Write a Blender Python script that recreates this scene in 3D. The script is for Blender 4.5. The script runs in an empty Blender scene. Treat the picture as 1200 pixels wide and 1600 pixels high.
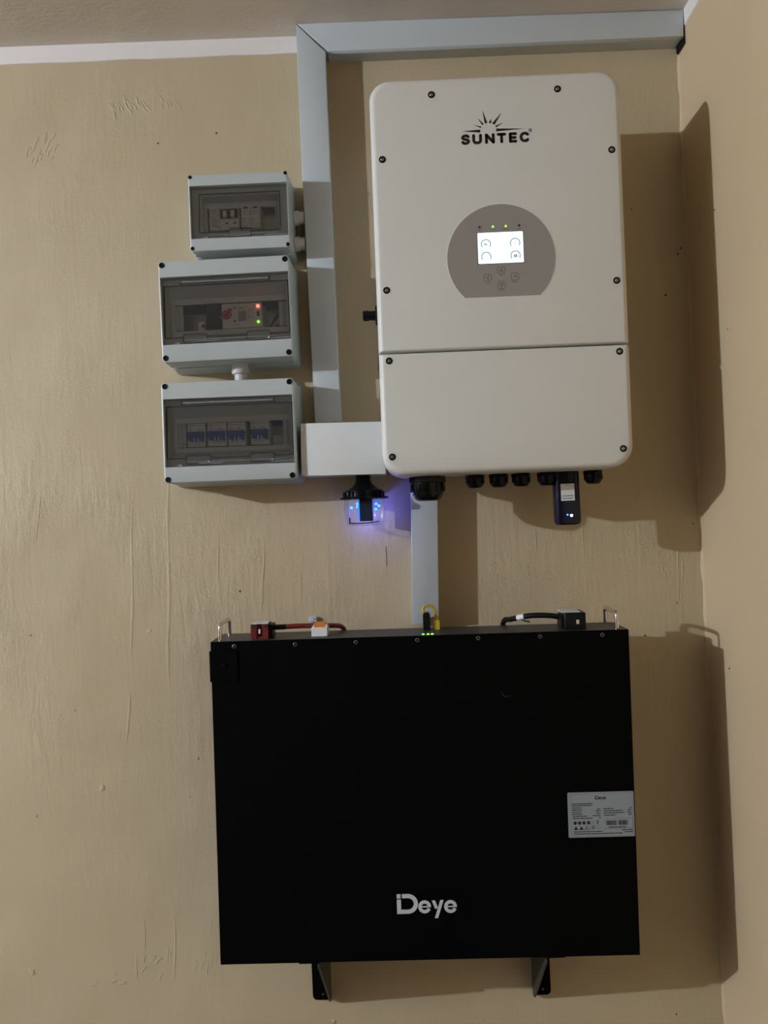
import bpy, bmesh, math, random
from mathutils import Vector, Matrix
random.seed(7)
C = bpy.context.scene.collection
S = bpy.context.scene
PI = math.pi
ZC = 1.53                     # camera height above the floor

# ------------------------------------------------------------------ camera
cam = bpy.data.cameras.new('camera')
cam.sensor_fit = 'VERTICAL'; cam.sensor_height = 36.0; cam.lens = 27.0
cam.clip_start = 0.02
co = bpy.data.objects.new('camera', cam); C.objects.link(co)
r_ = Vector((0.99884466, 0.0168243, -0.04501425))
u_ = Vector((0.04513327, -0.00676224, 0.99895809))
f_ = Vector((-0.01650237, 0.99983559, 0.00751377))
m = Matrix((r_, u_, -f_)).transposed().to_4x4()
m.translation = Vector((0, -1.5, ZC))
co.matrix_world = m
S.camera = co

# ------------------------------------------------------------------ world, light, exposure
w = bpy.data.worlds.new('world'); S.world = w; w.use_nodes = True
w.node_tree.nodes['Background'].inputs[0].default_value = (0.6, 0.7, 0.9, 1)
w.node_tree.nodes['Background'].inputs[1].default_value = 0.02
S.view_settings.view_transform = 'Standard'
S.view_settings.look = 'None'
S.view_settings.gamma = 1.0
S.view_settings.use_curve_mapping = False
S.view_settings.exposure = 0.0

def point_light(name, loc, power, col, radius):
    l = bpy.data.lights.new(name, 'POINT'); l.energy = power; l.color = col; l.shadow_soft_size = radius
    o = bpy.data.objects.new(name, l); C.objects.link(o); o.location = loc
    return o
point_light('room_bulb', (-3.39, -1.927, ZC + 0.89), 322.0, (0.86, 1.0, 1.20), 0.022)

# ------------------------------------------------------------------ materials
def mat(name, col, rough=0.5, metal=0.0, var=0.04, vscale=30.0, bump=0.0, bscale=200.0, spec=0.5, coat=0.0):
    m = bpy.data.materials.new(name); m.use_nodes = True
    nt = m.node_tree; b = nt.nodes['Principled BSDF']
    b.inputs['Roughness'].default_value = rough
    b.inputs['Metallic'].default_value = metal
    b.inputs['Specular IOR Level'].default_value = spec
    b.inputs['Coat Weight'].default_value = coat
    tc = nt.nodes.new('ShaderNodeTexCoord')
    n = nt.nodes.new('ShaderNodeTexNoise'); n.inputs['Scale'].default_value = vscale; n.inputs['Detail'].default_value = 4
    nt.links.new(tc.outputs['Object'], n.inputs['Vector'])
    mx = nt.nodes.new('ShaderNodeMix'); mx.data_type = 'RGBA'
    mx.inputs[6].default_value = (*[c * (1 - var) for c in col], 1)
    mx.inputs[7].default_value = (*[min(1, c * (1 + var)) for c in col], 1)
    nt.links.new(n.outputs['Fac'], mx.inputs[0]); nt.links.new(mx.outputs[2], b.inputs['Base Color'])
    if bump:
        n2 = nt.nodes.new('ShaderNodeTexNoise'); n2.inputs['Scale'].default_value = bscale; n2.inputs['Detail'].default_value = 3
        nt.links.new(tc.outputs['Object'], n2.inputs['Vector'])
        bp = nt.nodes.new('ShaderNodeBump'); bp.inputs['Strength'].default_value = bump; bp.inputs['Distance'].default_value = 0.001
        nt.links.new(n2.outputs['Fac'], bp.inputs['Height']); nt.links.new(bp.outputs[0], b.inputs['Normal'])
    return m

def emit(name, col, strength):
    m = bpy.data.materials.new(name); m.use_nodes = True
    b = m.node_tree.nodes['Principled BSDF']
    b.inputs['Base Color'].default_value = (*[c * 0.3 for c in col], 1)
    b.inputs['Emission Color'].default_value = (*col, 1)
    b.inputs['Emission Strength'].default_value = strength
    return m

def clear(name, tint, gloss_rough=0.05, ior=1.45, haze=0.0, gloss=1.0):
    """thin clear plastic: tinted see-through with a fresnel gloss"""
    m = bpy.data.materials.new(name); m.use_nodes = True
    nt = m.node_tree; nt.nodes.clear()
    o = nt.nodes.new('ShaderNodeOutputMaterial')
    t = nt.nodes.new('ShaderNodeBsdfTransparent'); t.inputs[0].default_value = (*tint, 1)
    g = nt.nodes.new('ShaderNodeBsdfGlossy'); g.inputs['Roughness'].default_value = gloss_rough
    fr = nt.nodes.new('ShaderNodeFresnel'); fr.inputs[0].default_value = ior
    fm = nt.nodes.new('ShaderNodeMath'); fm.operation = 'MULTIPLY'; fm.inputs[1].default_value = gloss; nt.links.new(fr.outputs[0], fm.inputs[0])
    mx = nt.nodes.new('ShaderNodeMixShader')
    nt.links.new(fm.outputs[0], mx.inputs[0]); nt.links.new(t.outputs[0], mx.inputs[1])
    nt.links.new(g.outputs[0], mx.inputs[2])
    df = nt.nodes.new('ShaderNodeBsdfDiffuse'); df.inputs[0].default_value = (0.6, 0.6, 0.6, 1)
    m2 = nt.nodes.new('ShaderNodeMixShader'); m2.inputs[0].default_value = haze
    nt.links.new(mx.outputs[0], m2.inputs[1]); nt.links.new(df.outputs[0], m2.inputs[2]); nt.links.new(m2.outputs[0], o.inputs[0])
    return m

def wall_mat(name, c0, c1, bump=1.0, streak=(90, 90, 16), rough=0.55, zmid=None):
    m = bpy.data.materials.new(name); m.use_nodes = True
    nt = m.node_tree; N = nt.nodes.new; Lk = nt.links.new
    b = nt.nodes['Principled BSDF']; b.inputs['Roughness'].default_value = rough
    b.inputs['Specular IOR Level'].default_value = 0.3
    tc = N('ShaderNodeTexCoord')
    n = N('ShaderNodeTexNoise'); n.inputs['Scale'].default_value = 2.2; n.inputs['Detail'].default_value = 5
    Lk(tc.outputs['Object'], n.inputs['Vector'])
    mx = N('ShaderNodeMix'); mx.data_type = 'RGBA'
    mx.inputs[6].default_value = (*c0, 1); mx.inputs[7].default_value = (*c1, 1)
    rp = N('ShaderNodeMapRange'); rp.inputs['From Min'].default_value = 0.3; rp.inputs['From Max'].default_value = 0.7
    Lk(n.outputs['Fac'], rp.inputs['Value']); Lk(rp.outputs[0], mx.inputs[0]); Lk(mx.outputs[2], b.inputs['Base Color'])
    # brush-drag relief: noise stretched along the vertical, stronger in patches
    mp = N('ShaderNodeMapping'); mp.inputs['Scale'].default_value = streak
    Lk(tc.outputs['Object'], mp.inputs['Vector'])
    s = N('ShaderNodeTexNoise'); s.inputs['Scale'].default_value = 1.0; s.inputs['Detail'].default_value = 3; s.inputs['Distortion'].default_value = 0.6
    Lk(mp.outputs[0], s.inputs['Vector'])
    s2 = N('ShaderNodeTexNoise'); s2.inputs['Scale'].default_value = 170; s2.inputs['Detail'].default_value = 3; s2.inputs['Distortion'].default_value = 1.0
    Lk(tc.outputs['Object'], s2.inputs['Vector'])
    pm = N('ShaderNodeTexNoise'); pm.inputs['Scale'].default_value = 4.5; pm.inputs['Detail'].default_value = 2
    Lk(tc.outputs['Object'], pm.inputs['Vector'])
    pr = N('ShaderNodeMapRange'); pr.inputs['From Min'].default_value = 0.42; pr.inputs['From Max'].default_value = 0.66
    pr.inputs['To Min'].default_value = 0.25; pr.inputs['To Max'].default_value = 1.0
    Lk(pm.outputs['Fac'], pr.inputs['Value'])
    ad = N('ShaderNodeMath'); ad.operation = 'MULTIPLY_ADD'; ad.inputs[1].default_value = 0.7
    Lk(s2.outputs['Fac'], ad.inputs[0]); Lk(s.outputs['Fac'], ad.inputs[2])
    ml = N('ShaderNodeMath'); ml.operation = 'MULTIPLY'
    Lk(ad.outputs[0], ml.inputs[0]); Lk(pr.outputs[0], ml.inputs[1])
    if zmid is not None:   # the roughest brushwork is in a belt at working height
        sx = N('ShaderNodeSeparateXYZ'); Lk(tc.outputs['Object'], sx.inputs[0])
        su = N('ShaderNodeMath'); su.operation = 'SUBTRACT'; su.inputs[1].default_value = zmid; Lk(sx.outputs[2], su.inputs[0])
        ab = N('ShaderNodeMath'); ab.operation = 'ABSOLUTE'; Lk(su.outputs[0], ab.inputs[0])
        zr = N('ShaderNodeMapRange'); zr.interpolation_type = 'SMOOTHSTEP'
        zr.inputs['From Min'].default_value = 0.15; zr.inputs['From Max'].default_value = 0.65
        zr.inputs['To Min'].default_value = 1.0; zr.inputs['To Max'].default_value = 0.38
        Lk(ab.outputs[0], zr.inputs['Value'])
        mz = N('ShaderNodeMath'); mz.operation = 'MULTIPLY'; Lk(ml.outputs[0], mz.inputs[0]); Lk(zr.outputs[0], mz.inputs[1]); ml = mz
    big = N('ShaderNodeTexNoise'); big.inputs['Scale'].default_value = 9; big.inputs['Detail'].default_value = 2
    Lk(tc.outputs['Object'], big.inputs['Vector'])
    a2 = N('ShaderNodeMath'); a2.operation = 'MULTIPLY_ADD'; a2.inputs[1].default_value = 1.6
    Lk(big.outputs['Fac'], a2.inputs[0]); Lk(ml.outputs[0], a2.inputs[2])
    bp = N('ShaderNodeBump'); bp.inputs['Strength'].default_value = 1.0; bp.inputs['Distance'].default_value = 0.0014 * bump
    Lk(a2.outputs[0], bp.inputs['Height']); Lk(bp.outputs[0], b.inputs['Normal'])
    return m

M = {}
M['wall'] = wall_mat('tan_wall_paint', (0.47, 0.375, 0.235), (0.53, 0.43, 0.28), bump=1.45, zmid=1.36)
M['wall_r'] = wall_mat('tan_side_wall_paint', (0.54, 0.41, 0.25), (0.60, 0.455, 0.285), bump=0.35)
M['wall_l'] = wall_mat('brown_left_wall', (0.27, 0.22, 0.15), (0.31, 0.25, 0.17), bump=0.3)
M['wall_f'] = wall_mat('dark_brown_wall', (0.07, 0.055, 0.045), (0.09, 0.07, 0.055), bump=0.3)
M['ceiling'] = wall_mat('ceiling_paint', (0.74, 0.65, 0.56), (0.79, 0.70, 0.61), bump=0.8, streak=(40, 120, 40))
M['band'] = wall_mat('white_band_paint', (0.76, 0.70, 0.65), (0.80, 0.74, 0.69), bump=0.6)
M['floor'] = mat('floor_tile', (0.055, 0.048, 0.042), 0.5)
M['inv'] = mat('inverter_white_paint', (0.66, 0.645, 0.59), 0.45, var=0.02, bump=0.10, bscale=900)
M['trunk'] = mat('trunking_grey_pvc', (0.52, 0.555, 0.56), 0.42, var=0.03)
M['trunkg'] = mat('trunking_grey_pvc_darker', (0.43, 0.46, 0.48), 0.45, var=0.05)  # darker, more varied grey for the short lower trunking
M['trunkw'] = mat('trunking_white_pvc', (0.72, 0.725, 0.71), 0.4, var=0.03)
M['box'] = mat('box_grey_plastic', (0.475, 0.51, 0.50), 0.4, var=0.02)
M['boxin'] = mat('box_inner_grey', (0.60, 0.62, 0.63), 0.5, var=0.03)
M['boxdk'] = mat('box_dark_grey', (0.20, 0.205, 0.20), 0.4)
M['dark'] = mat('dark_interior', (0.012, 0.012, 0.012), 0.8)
M['black'] = mat('black_plastic', (0.004, 0.004, 0.005), 0.4, spec=0.25)
M['blackg'] = mat('black_gloss_plastic', (0.003, 0.003, 0.0035), 0.18, spec=0.22)
M['bat'] = mat('black_powder_coat', (0.0012, 0.0012, 0.0012), 0.6, var=0.05, spec=0.05)
M['batg'] = mat('dark_grey_steel', (0.035, 0.035, 0.036), 0.45, var=0.1)
M['steel'] = mat('chromed_steel', (0.75, 0.73, 0.70), 0.18, metal=1.0)
M['screw'] = mat('screw_steel', (0.30, 0.29, 0.27), 0.35, metal=1.0)
M['screwd'] = mat('screw_dark_steel', (0.13, 0.13, 0.13), 0.4, metal=0.6)
M['panel'] = mat('display_grey_film', (0.30, 0.275, 0.25), 0.4, var=0.02)
M['ink'] = mat('black_print', (0.006, 0.006, 0.006), 0.6)
M['inkg'] = mat('grey_print', (0.11, 0.11, 0.12), 0.6)
M['inkl'] = mat('silver_print', (0.55, 0.57, 0.60), 0.5)
M['plate'] = mat('nameplate_film', (0.27, 0.295, 0.32), 0.45, var=0.03)
M['white'] = mat('white_plastic', (0.72, 0.72, 0.70), 0.4, var=0.02)
M['offw'] = mat('breaker_white', (0.72, 0.71, 0.68), 0.4, var=0.02)
M['blue'] = mat('breaker_blue', (0.02, 0.10, 0.42), 0.35)
M['red'] = mat('red_plastic', (0.14, 0.012, 0.010), 0.4)
M['redk'] = mat('red_knob_plastic', (0.45, 0.03, 0.05), 0.35)
M['redc'] = mat('red_cable_jacket', (0.16, 0.010, 0.010), 0.4)
M['orange'] = mat('orange_lever', (0.70, 0.20, 0.03), 0.4)
M['yellow'] = mat('yellow_cable_jacket', (0.55, 0.38, 0.03), 0.4)
M['conduit'] = mat('conduit_white', (0.55, 0.53, 0.50), 0.45)
M['navy'] = mat('navy_module', (0.003, 0.004, 0.016), 0.22, spec=0.35)
M['module'] = mat('lamp_module', (0.01, 0.02, 0.05), 0.35)
M['clip'] = mat('pale_blue_clip', (0.45, 0.52, 0.68), 0.4)
M['speck'] = mat('dark_speck', (0.03, 0.02, 0.015), 0.8)
M['smoke'] = clear('smoked_door', (0.96, 0.975, 0.99), 0.12, haze=0.034)
M['cup'] = clear('clear_cup', (0.96, 0.965, 0.98), 0.03, ior=1.3, gloss=0.35)
M['screen'] = emit('lit_screen', (0.90, 1.0, 0.99), 1.1)
M['scr_line'] = emit('screen_line', (0.05, 0.16, 0.18), 1.0)
M['scr_soft'] = emit('screen_soft', (0.62, 0.82, 0.84), 1.0)
M['ledg'] = emit('led_green', (0.25, 1.0, 0.05), 2.2)
M['ledr'] = emit('led_red', (1.0, 0.10, 0.07), 5.0)
M['ledb'] = emit('led_blue', (0.02, 0.16, 1.0), 6.0)
M['ledw'] = emit('led_pale_blue', (0.45, 0.65, 1.0), 4.0)

# ------------------------------------------------------------------ mesh helpers
class MB:
    """collects shapes in local (u, d, v): u right, d out of the wall, v up"""
    def __init__(s): s.v = []; s.f = []; s.m = []
    def P(s, u, d, v): s.v.append((u, -d, v)); return len(s.v) - 1
    def F(s, idx, mi=0): s.f.append(tuple(idx)); s.m.append(mi)
    def box(s, u0, u1, d0, d1, v0, v1, mi=0):
        i = [s.P(u, d, v) for d in (d0, d1) for (u, v) in ((u0, v0), (u1, v0), (u1, v1), (u0, v1))]
        for q in ((0, 1, 2, 3), (4, 5, 6, 7), (0, 1, 5, 4), (1, 2, 6, 5), (2, 3, 7, 6), (3, 0, 4, 7)):
            s.F([i[k] for k in q], mi)
    def prism(s, poly, d0, d1, mi=0):
        a = [s.P(u, d0, v) for u, v in poly]; b = [s.P(u, d1, v) for u, v in poly]
        n = len(poly); s.F(a, mi); s.F(b, mi)
        for k in range(n): s.F((a[k], a[(k + 1) % n], b[(k + 1) % n], b[k]), mi)
    def flat(s, poly, d, mi=0): s.F([s.P(u, d, v) for u, v in poly], mi)
    def loops(s, loops, cap0=True, cap1=True, mi=0):
        ids = [[s.P(*p) for p in lp] for lp in loops]
        n = len(ids[0])
        for a, b in zip(ids, ids[1:]):
            for k in range(n): s.F((a[k], a[(k + 1) % n], b[(k + 1) % n], b[k]), mi)
        if cap0: s.F(ids[0], mi)
        if cap1: s.F(ids[-1], mi)
    def rr(s, secs, cap0=True, cap1=True, mi=0, seg=6):
        """loft of rounded rectangles; sec = (d, u0, u1, v0, v1, r or (tl,tr,br,bl))"""
        L = []
        for d, u0, u1, v0, v1, r in secs:
            L.append([(u, d, v) for u, v in rrect(u0, u1, v0, v1, r, seg)])
        s.loops(L, cap0, cap1, mi)
    def lathe(s, prof, c, axis='v', seg=24, mi=0, cap0=True, cap1=True):
        """prof = [(r, t)], along axis through c=(u,d,v)"""
        L = []
        for r, t in prof:
            lp = []
            for k in range(seg):
                a = 2 * PI * k / seg; x, y = r * math.cos(a), r * math.sin(a)
                if axis == 'v': lp.append((c[0] + x, c[1] + y, c[2] + t))
                elif axis == 'd': lp.append((c[0] + x, c[1] + t, c[2] + y))
                else: lp.append((c[0] + t, c[1] + x, c[2] + y))
            L.append(lp)
        s.loops(L, cap0, cap1, mi)
    def tube(s, pts, r, seg=10, mi=0):
        pts = [Vector(p) for p in pts]; L = []
        rs = r if isinstance(r, (list, tuple)) else [r] * len(pts)
        prev = None
        for i, p in enumerate(pts):
            t = (pts[min(i + 1, len(pts) - 1)] - pts[max(i - 1, 0)]).normalized()
            if prev is None:
                a = Vector((0, 0, 1)) if abs(t.z) < 0.9 else Vector((1, 0, 0))
                n = t.cross(a).normalized()
            else: n = (prev - t * prev.dot(t)).normalized()
            prev = n; b = t.cross(n)
            L.append([tuple(p + (n * math.cos(2 * PI * k / seg) + b * math.sin(2 * PI * k / seg)) * rs[i]) for k in range(seg)])
        s.loops(L, True, True, mi)
    def stroke(s, pts, wd, d, th=0.0003, mi=0, closed=False, rnd=False):
        """flat printed line of width wd lying on depth d"""
        n = len(pts); L = []; R = []
        for i in range(n):
            p = Vector(pts[i])
            a = Vector(pts[i - 1]) if (i > 0 or closed) else None
            b = Vector(pts[(i + 1) % n]) if (i < n - 1 or closed) else None
            d1 = (p - a).normalized() if a is not None else (b - p).normalized()
            d2 = (b - p).normalized() if b is not None else d1
            n1 = Vector((-d1.y, d1.x)); n2 = Vector((-d2.y, d2.x))
            mt = (n1 + n2); mt = mt.normalized() if mt.length > 1e-6 else n1
            k = wd / 2 / max(0.45, mt.dot(n1))
            L.append(p + mt * k); R.append(p - mt * k)
        rng = range(n if closed else n - 1)
        for i in rng:
            j = (i + 1) % n
            s.prism([tuple(L[i]), tuple(R[i]), tuple(R[j]), tuple(L[j])], d, d + th, mi)
        if rnd and not closed:
            for q in (pts[0], pts[-1]): s.prism(circ(q[0], q[1], wd / 2, 14), d, d + th, mi)
    def build(s, name, mats, parent=None, smooth=True, ang=35):
        me = bpy.data.meshes.new(name)
        me.from_pydata(s.v, [], s.f)
        if not isinstance(mats, (list, tuple)): mats = [mats]
        for x in mats: me.materials.append(x)
        for p, mi in zip(me.polygons, s.m): p.material_index = mi
        bm = bmesh.new(); bm.from_mesh(me)
        bmesh.ops.recalc_face_normals(bm, faces=bm.faces)
        bm.to_mesh(me); bm.free()
        if smooth:
            for p in me.polygons: p.use_smooth = True
            me.set_sharp_from_angle(angle=math.radians(ang))
        o = bpy.data.objects.new(name, me); C.objects.link(o)
        if parent: o.parent = parent
        return o

def rrect(u0, u1, v0, v1, r, seg=6):
    if not isinstance(r, (tuple, list)): r = (r,) * 4
    tl, tr, br, bl = r; out = []
    for cu, cv, rr, a0 in ((u1 - tr, v1 - tr, tr, 0), (u0 + tl, v1 - tl, tl, 90), (u0 + bl, v0 + bl, bl, 180), (u1 - br, v0 + br, br, 270)):
        for k in range(seg + 1):
            a = math.radians(a0 + 90 * k / seg); out.append((cu + rr * math.cos(a), cv + rr * math.sin(a)))
    return out
def circ(u, v, r, n=20): return [(u + r * math.cos(2 * PI * k / n), v + r * math.sin(2 * PI * k / n)) for k in range(n)]
def arc(u, v, r, a0, a1, n=12, ry=None):
    ry = r if ry is None else ry
    return [(u + r * math.cos(math.radians(a0 + (a1 - a0) * k / n)), v + ry * math.sin(math.radians(a0 + (a1 - a0) * k / n))) for k in range(n + 1)]
def curve(pts, n=8):
    P = [Vector(p) for p in pts]; P = [P[0]] + P + [P[-1]]; out = []
    for i in range(1, len(P) - 2):
        for k in range(n):
            t = k / n; a, b, c, d = P[i - 1:i + 3]
            out.append(tuple(0.5 * ((2 * b) + (c - a) * t + (2 * a - 5 * b + 4 * c - d) * t * t + (3 * b - a - 3 * c + d) * t ** 3)))
    out.append(tuple(P[-2])); return out

def tag(o, label=None, cat=None, group=None, kind=None):
    if label: o['label'] = label
    if cat: o['category'] = cat
    if group: o['group'] = group
    if kind: o['kind'] = kind
    return o
def thing(name, u, v, label, cat, rot=0.0, group=None):
    """an Empty on the wall plane; parts hang in front of it"""
    o = bpy.data.objects.new(name, None); C.objects.link(o); o.empty_display_size = 0.05
    o.location = (u, 0, ZC + v); o.rotation_euler = (0, -math.radians(rot), 0)
    return tag(o, label, cat, group)
def dup(o, parent, u=0, d=0, v=0):
    c = o.copy(); C.objects.link(c); c.parent = parent; c.location = (u, -d, v); return c

# ------------------------------------------------------------------ the room
XR = 0.588                                  # side wall
X0, Y0 = -3.75, -3.4
def zc(x): return ZC + 0.9525 - 0.0185 * (x + 0.15)   # the ceiling runs slightly out of level
def shell(name, quads, m_):
    me = bpy.data.meshes.new(name); v = []; f = []
    for q in quads: f.append(tuple(range(len(v), len(v) + len(q)))); v += q
    me.from_pydata(v, [], f); me.materials.append(m_)
    o = bpy.data.objects.new(name, me); C.objects.link(o); o['kind'] = 'structure'; return o
T = 0.12
def slab(name, pts, nrm, m_):
    a = [Vector(p) for p in pts]; b = [p + Vector(nrm) * T for p in a]
    n = len(a); qs = [[tuple(p) for p in a], [tuple(p) for p in reversed(b)]]
    for k in range(n): qs.append([tuple(a[k]), tuple(b[k]), tuple(b[(k + 1) % n]), tuple(a[(k + 1) % n])])
    return shell(name, qs, m_)
wb = slab('wall_back', [(X0, 0, 0), (XR, 0, 0), (XR, 0, zc(XR)), (X0, 0, zc(X0))], (0, 1, 0), M['wall'])
wr = slab('wall_right', [(XR, 0, 0), (XR, Y0, 0), (XR, Y0, zc(XR)), (XR, 0, zc(XR))], (1, 0, 0), M['wall_r'])
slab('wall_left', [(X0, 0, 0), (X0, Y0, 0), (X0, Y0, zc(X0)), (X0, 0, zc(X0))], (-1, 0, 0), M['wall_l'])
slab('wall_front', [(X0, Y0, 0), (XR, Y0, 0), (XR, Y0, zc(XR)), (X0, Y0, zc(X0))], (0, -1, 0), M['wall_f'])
slab('floor', [(X0, 0, 0), (XR, 0, 0), (XR, Y0, 0), (X0, Y0, 0)], (0, 0, -1), M['floor'])
slab('ceiling', [(X0, 0, zc(X0)), (XR, 0, zc(XR)), (XR, Y0, zc(XR)), (X0, Y0, zc(X0))], (0, 0, 1), M['ceiling'])

# white painted bands under the ceiling, lower edge cut in by hand
def mkband(name, pts):
    """pts: list of (x, y, nx, ny, ztop, zbot); a strip 1.2 mm thick"""
    v = []; f = []
    for x, y, nx, ny, zt, zb in pts:
        v += [(x, y, zb), (x + nx, y + ny, zb + 0.0006), (x + nx, y + ny, zt), (x, y, zt)]
    for k in range(len(pts) - 1):
        a, b2 = 4 * k, 4 * k + 4
        for i in range(4): f.append((a + i, a + (i + 1) % 4, b2 + (i + 1) % 4, b2 + i))
    f.append((0, 1, 2, 3)); f.append(tuple(4 * (len(pts) - 1) + i for i in (3, 2, 1, 0)))
    me = bpy.data.meshes.new(name); me.from_pydata(v, [], f); me.materials.append(M['band'])
    bm = bmesh.new(); bm.from_mesh(me); bmesh.ops.recalc_face_normals(bm, faces=bm.faces); bm.to_mesh(me); bm.free()
    o = bpy.data.objects.new(name, me); C.objects.link(o); o['kind'] = 'structure'; return o
pts = []
for k in range(131):
    x = X0 + (XR - X0) * k / 130
    pts.append((x, 0, 0, -0.0012, zc(x), ZC + 0.920 - 0.0139 * (x + 0.16) + random.uniform(-0.0009, 0.0009)))
mkband('trim_1', pts)
pts = []
for k in range(81):
    y = -0.0012 + (Y0 + 0.0012) * k / 80
    pts.append((XR, y, -0.0012, 0, zc(XR), zc(XR) - 0.030 + random.uniform(-0.0012, 0.0012)))
mkband('trim_2', pts)

# lumpy bead of filler and paint in the corner between the two walls
b = MB(); L = []
for k in range(161):
    z = 0.02 + (zc(XR) - 0.06) * k / 160
    a = 0.0030 + 0.0022 * math.sin(k * 0.9) * random.random() + random.uniform(-0.001, 0.0015)
    c = 0.005 + random.uniform(-0.001, 0.001)
    L.append([(XR + 0.001, 0.001 * -1, z), (XR - a, -0.001, z), (XR - a * 0.5, c * 0.62, z), (XR + 0.001, c + 0.002, z)])
b.loops([[(p[0], p[1], p[2]) for p in lp] for lp in L])
tag(b.build('corner_bead', M['wall_r'], wr, ang=60), None)

# paint drips, wrinkles and nail-head lumps: real relief on the back wall
def ridge(path, wd, h, parent, name):
    b = MB(); L = []; n = len(path)
    for i, (x, z) in enumerate(path):
        t = i / (n - 1); k = min(1, 6 * t, 6 * (1 - t)) if n > 2 else 1
        k = max(0.12, k); ww = wd * (0.75 + 0.5 * random.random())
        p = Vector((x, z)); q = Vector(path[min(i + 1, n - 1)]); o = Vector(path[max(i - 1, 0)])
        tn = (q - o).normalized(); nn = Vector((-tn.y, tn.x))
        lp = []
        for a in (0, 45, 90, 135, 180):
            off = nn * (math.cos(math.radians(a)) * ww / 2 * k)
            lp.append((p.x + off.x, math.sin(math.radians(a)) * h * k - 0.0002, ZC + p.y + off.y))
        L.append(lp)
    b.loops(L)
    return b.build(name, M['wall'], parent, ang=80)
def drip(x0, z0, x1, z1, wd=0.006, h=0.0007, wob=0.0016):
    n = max(6, int(abs(z0 - z1) / 0.018)); ph = random.random() * 9
    ridge([(x0 + (x1 - x0) * k / n + wob * math.sin(k * 0.45 + ph) + random.uniform(-.0006, .0006), z0 + (z1 - z0) * k / n) for k in range(n + 1)], wd, h, wb, 'paint_drip')
for a in ((-.5162, .084, -.534, -.280), (-.5385, -.317, -.5506, -.423), (-.4423, .156, -.463, -.352, .0075), (-.470, -.757, -.4763, -.895, .005),
          (-.2624, -.028, -.2718, -.184, .005), (-.2660, -.08, -.2755, -.15, .004), (-.547, -.83, -.5474, -.885, .004), (-.192, -.094, -.196, -.16, .003),
          (-.352, -.01, -.357, -.12, .003), (-.53, -.76, -.532, -.83, .003), (.36, -.02, .357, -.10, .003), (.27, -.03, .268, -.09, .003),
          (.545, -.06, .538, -.20, .005), (.552, -.10, .547, -.17, .004), (-.70, .08, -.712, -.02, .003), (-.40, .40, -.405, .30, .003)):
    drip(*a)
def wrinkles(cx, cz, sx, sz, n, ln, ang, wd=0.0035, h=0.0006):
    for _ in range(n):
        x, z = cx + random.uniform(-sx, sx), cz + random.uniform(-sz, sz)
        a = math.radians(ang + random.uniform(-18, 18)); l = ln * random.uniform(0.5, 1.1); bend = random.uniform(-.2, .2)
        ridge([(x + math.cos(a + bend * (t - .5) * 4) * l * (t - .5), z + math.sin(a + bend * (t - .5) * 4) * l * (t - .5)) for t in [k / 7 for k in range(8)]], wd, h, wb, 'paint_wrinkle')
wrinkles(-.485, .832, .04, .010, 13, .040, 118, .0045, .0009)
wrinkles(-.415, .836, .03, .008, 6, .022, 110, .003, .0008)
wrinkles(-.672, .758, .032, .03, 20, .024, 60, .0045, .0007)
wrinkles(-.035, -.1345, .02, .003, 4, .03, 178, .002, .0005)
wrinkles(-.60, -.877, .05, .010, 5, .022, 25, .007, .0007)
wrinkles(-.44, -.85, .05, .025, 9, .028, 70, .004, .0006)
wrinkles(-.52, -.86, .02, .02, 5, .03, 60, .005, .0007)
wrinkles(.33, -.05, .06, .03, 9, .022, 95, .003, .0005)
wrinkles(.53, -.13, .02, .05, 9, .03, 95, .004, .0006)
wrinkles(.47, .73, .05, .06, 9, .02, 95, .003, .0004)
wrinkles(-.38, -.76, .06, .03, 7, .03, 95, .003, .0005)
wrinkles(-.69, .10, .05, .05, 8, .02, 70, .004, .0004)
def lump(x, z, r, h):
    b = MB(); b.lathe([(r, -.0002), (r * .85, h * .6), (r * .4, h), (r * .05, h * 1.02)], (x, 0, ZC + z), 'd', 10)
    jx = [random.uniform(.6, 1.25) for _ in range(10)]
    b.v = [(x + (p[0] - x) * jx[i % 10], p[1], ZC + z + (p[2] - ZC - z) * jx[(i * 3) % 10]) for i, p in enumerate(b.v)]
    b.build('paint_lump', M['wall'], wb, ang=80)
for x, z, r, h in ((-.6008, -.504, .007, .0010), (-.755, -.8576, .008, .0013), (-.729, -.199, .002, .001), (-.4107, -.454, .003, .0012), (-.430, -.528, .003, .0012),
                   (-.733, -.554, .003, .0012), (-.167, -.975, .005, .0016), (.19, -.02, .002, .001), (.5015, .03, .003, .001), (-.65, -.35, .003, .001), (-.495, -.20, .006, .0006)):
    lump(x, z, r, h)
def speck(x, y, z, ax):
    b = MB(); r = random.uniform(.0013, .0022)
    if ax == 'd': b.lathe([(r, -.0002), (r * .8, .0007), (r * .1, .0010)], (x, 0, ZC + z), 'd', 8); b.build('speck', M['speck'], wb)
    else: b.lathe([(r, .0002), (r * .8, -.0007), (r * .1, -.0010)], (XR, -y, ZC + z), 'u', 8); b.build('speck', M['speck'], wr)
for x, z in ((-.4366, .7567), (-.3208, .7708), (-.3135, -.1313), (.4839, .5786), (.5415, .4082), (.5755, .4976), (.5688, .4867), (.5734, -.0381), (.5353, -.1905), (.4706, -.251), (-.730, -.2), (.4963, -.984)):
    speck(x, 0, z, 'd')
for y, z in ((-.13, .52), (-.005, .905), (-.10, -.30), (-.16, .3)): speck(0, y, z, 'u')
cr = [(-.024, -.055), (-.0236, -.075), (-.0242, -.095)]
bb = MB(); bb.stroke(cr, .0008, 0.0001, .0003); o = bb.build('hairline_crack', M['speck'], wb); o.location.z = ZC

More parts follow.
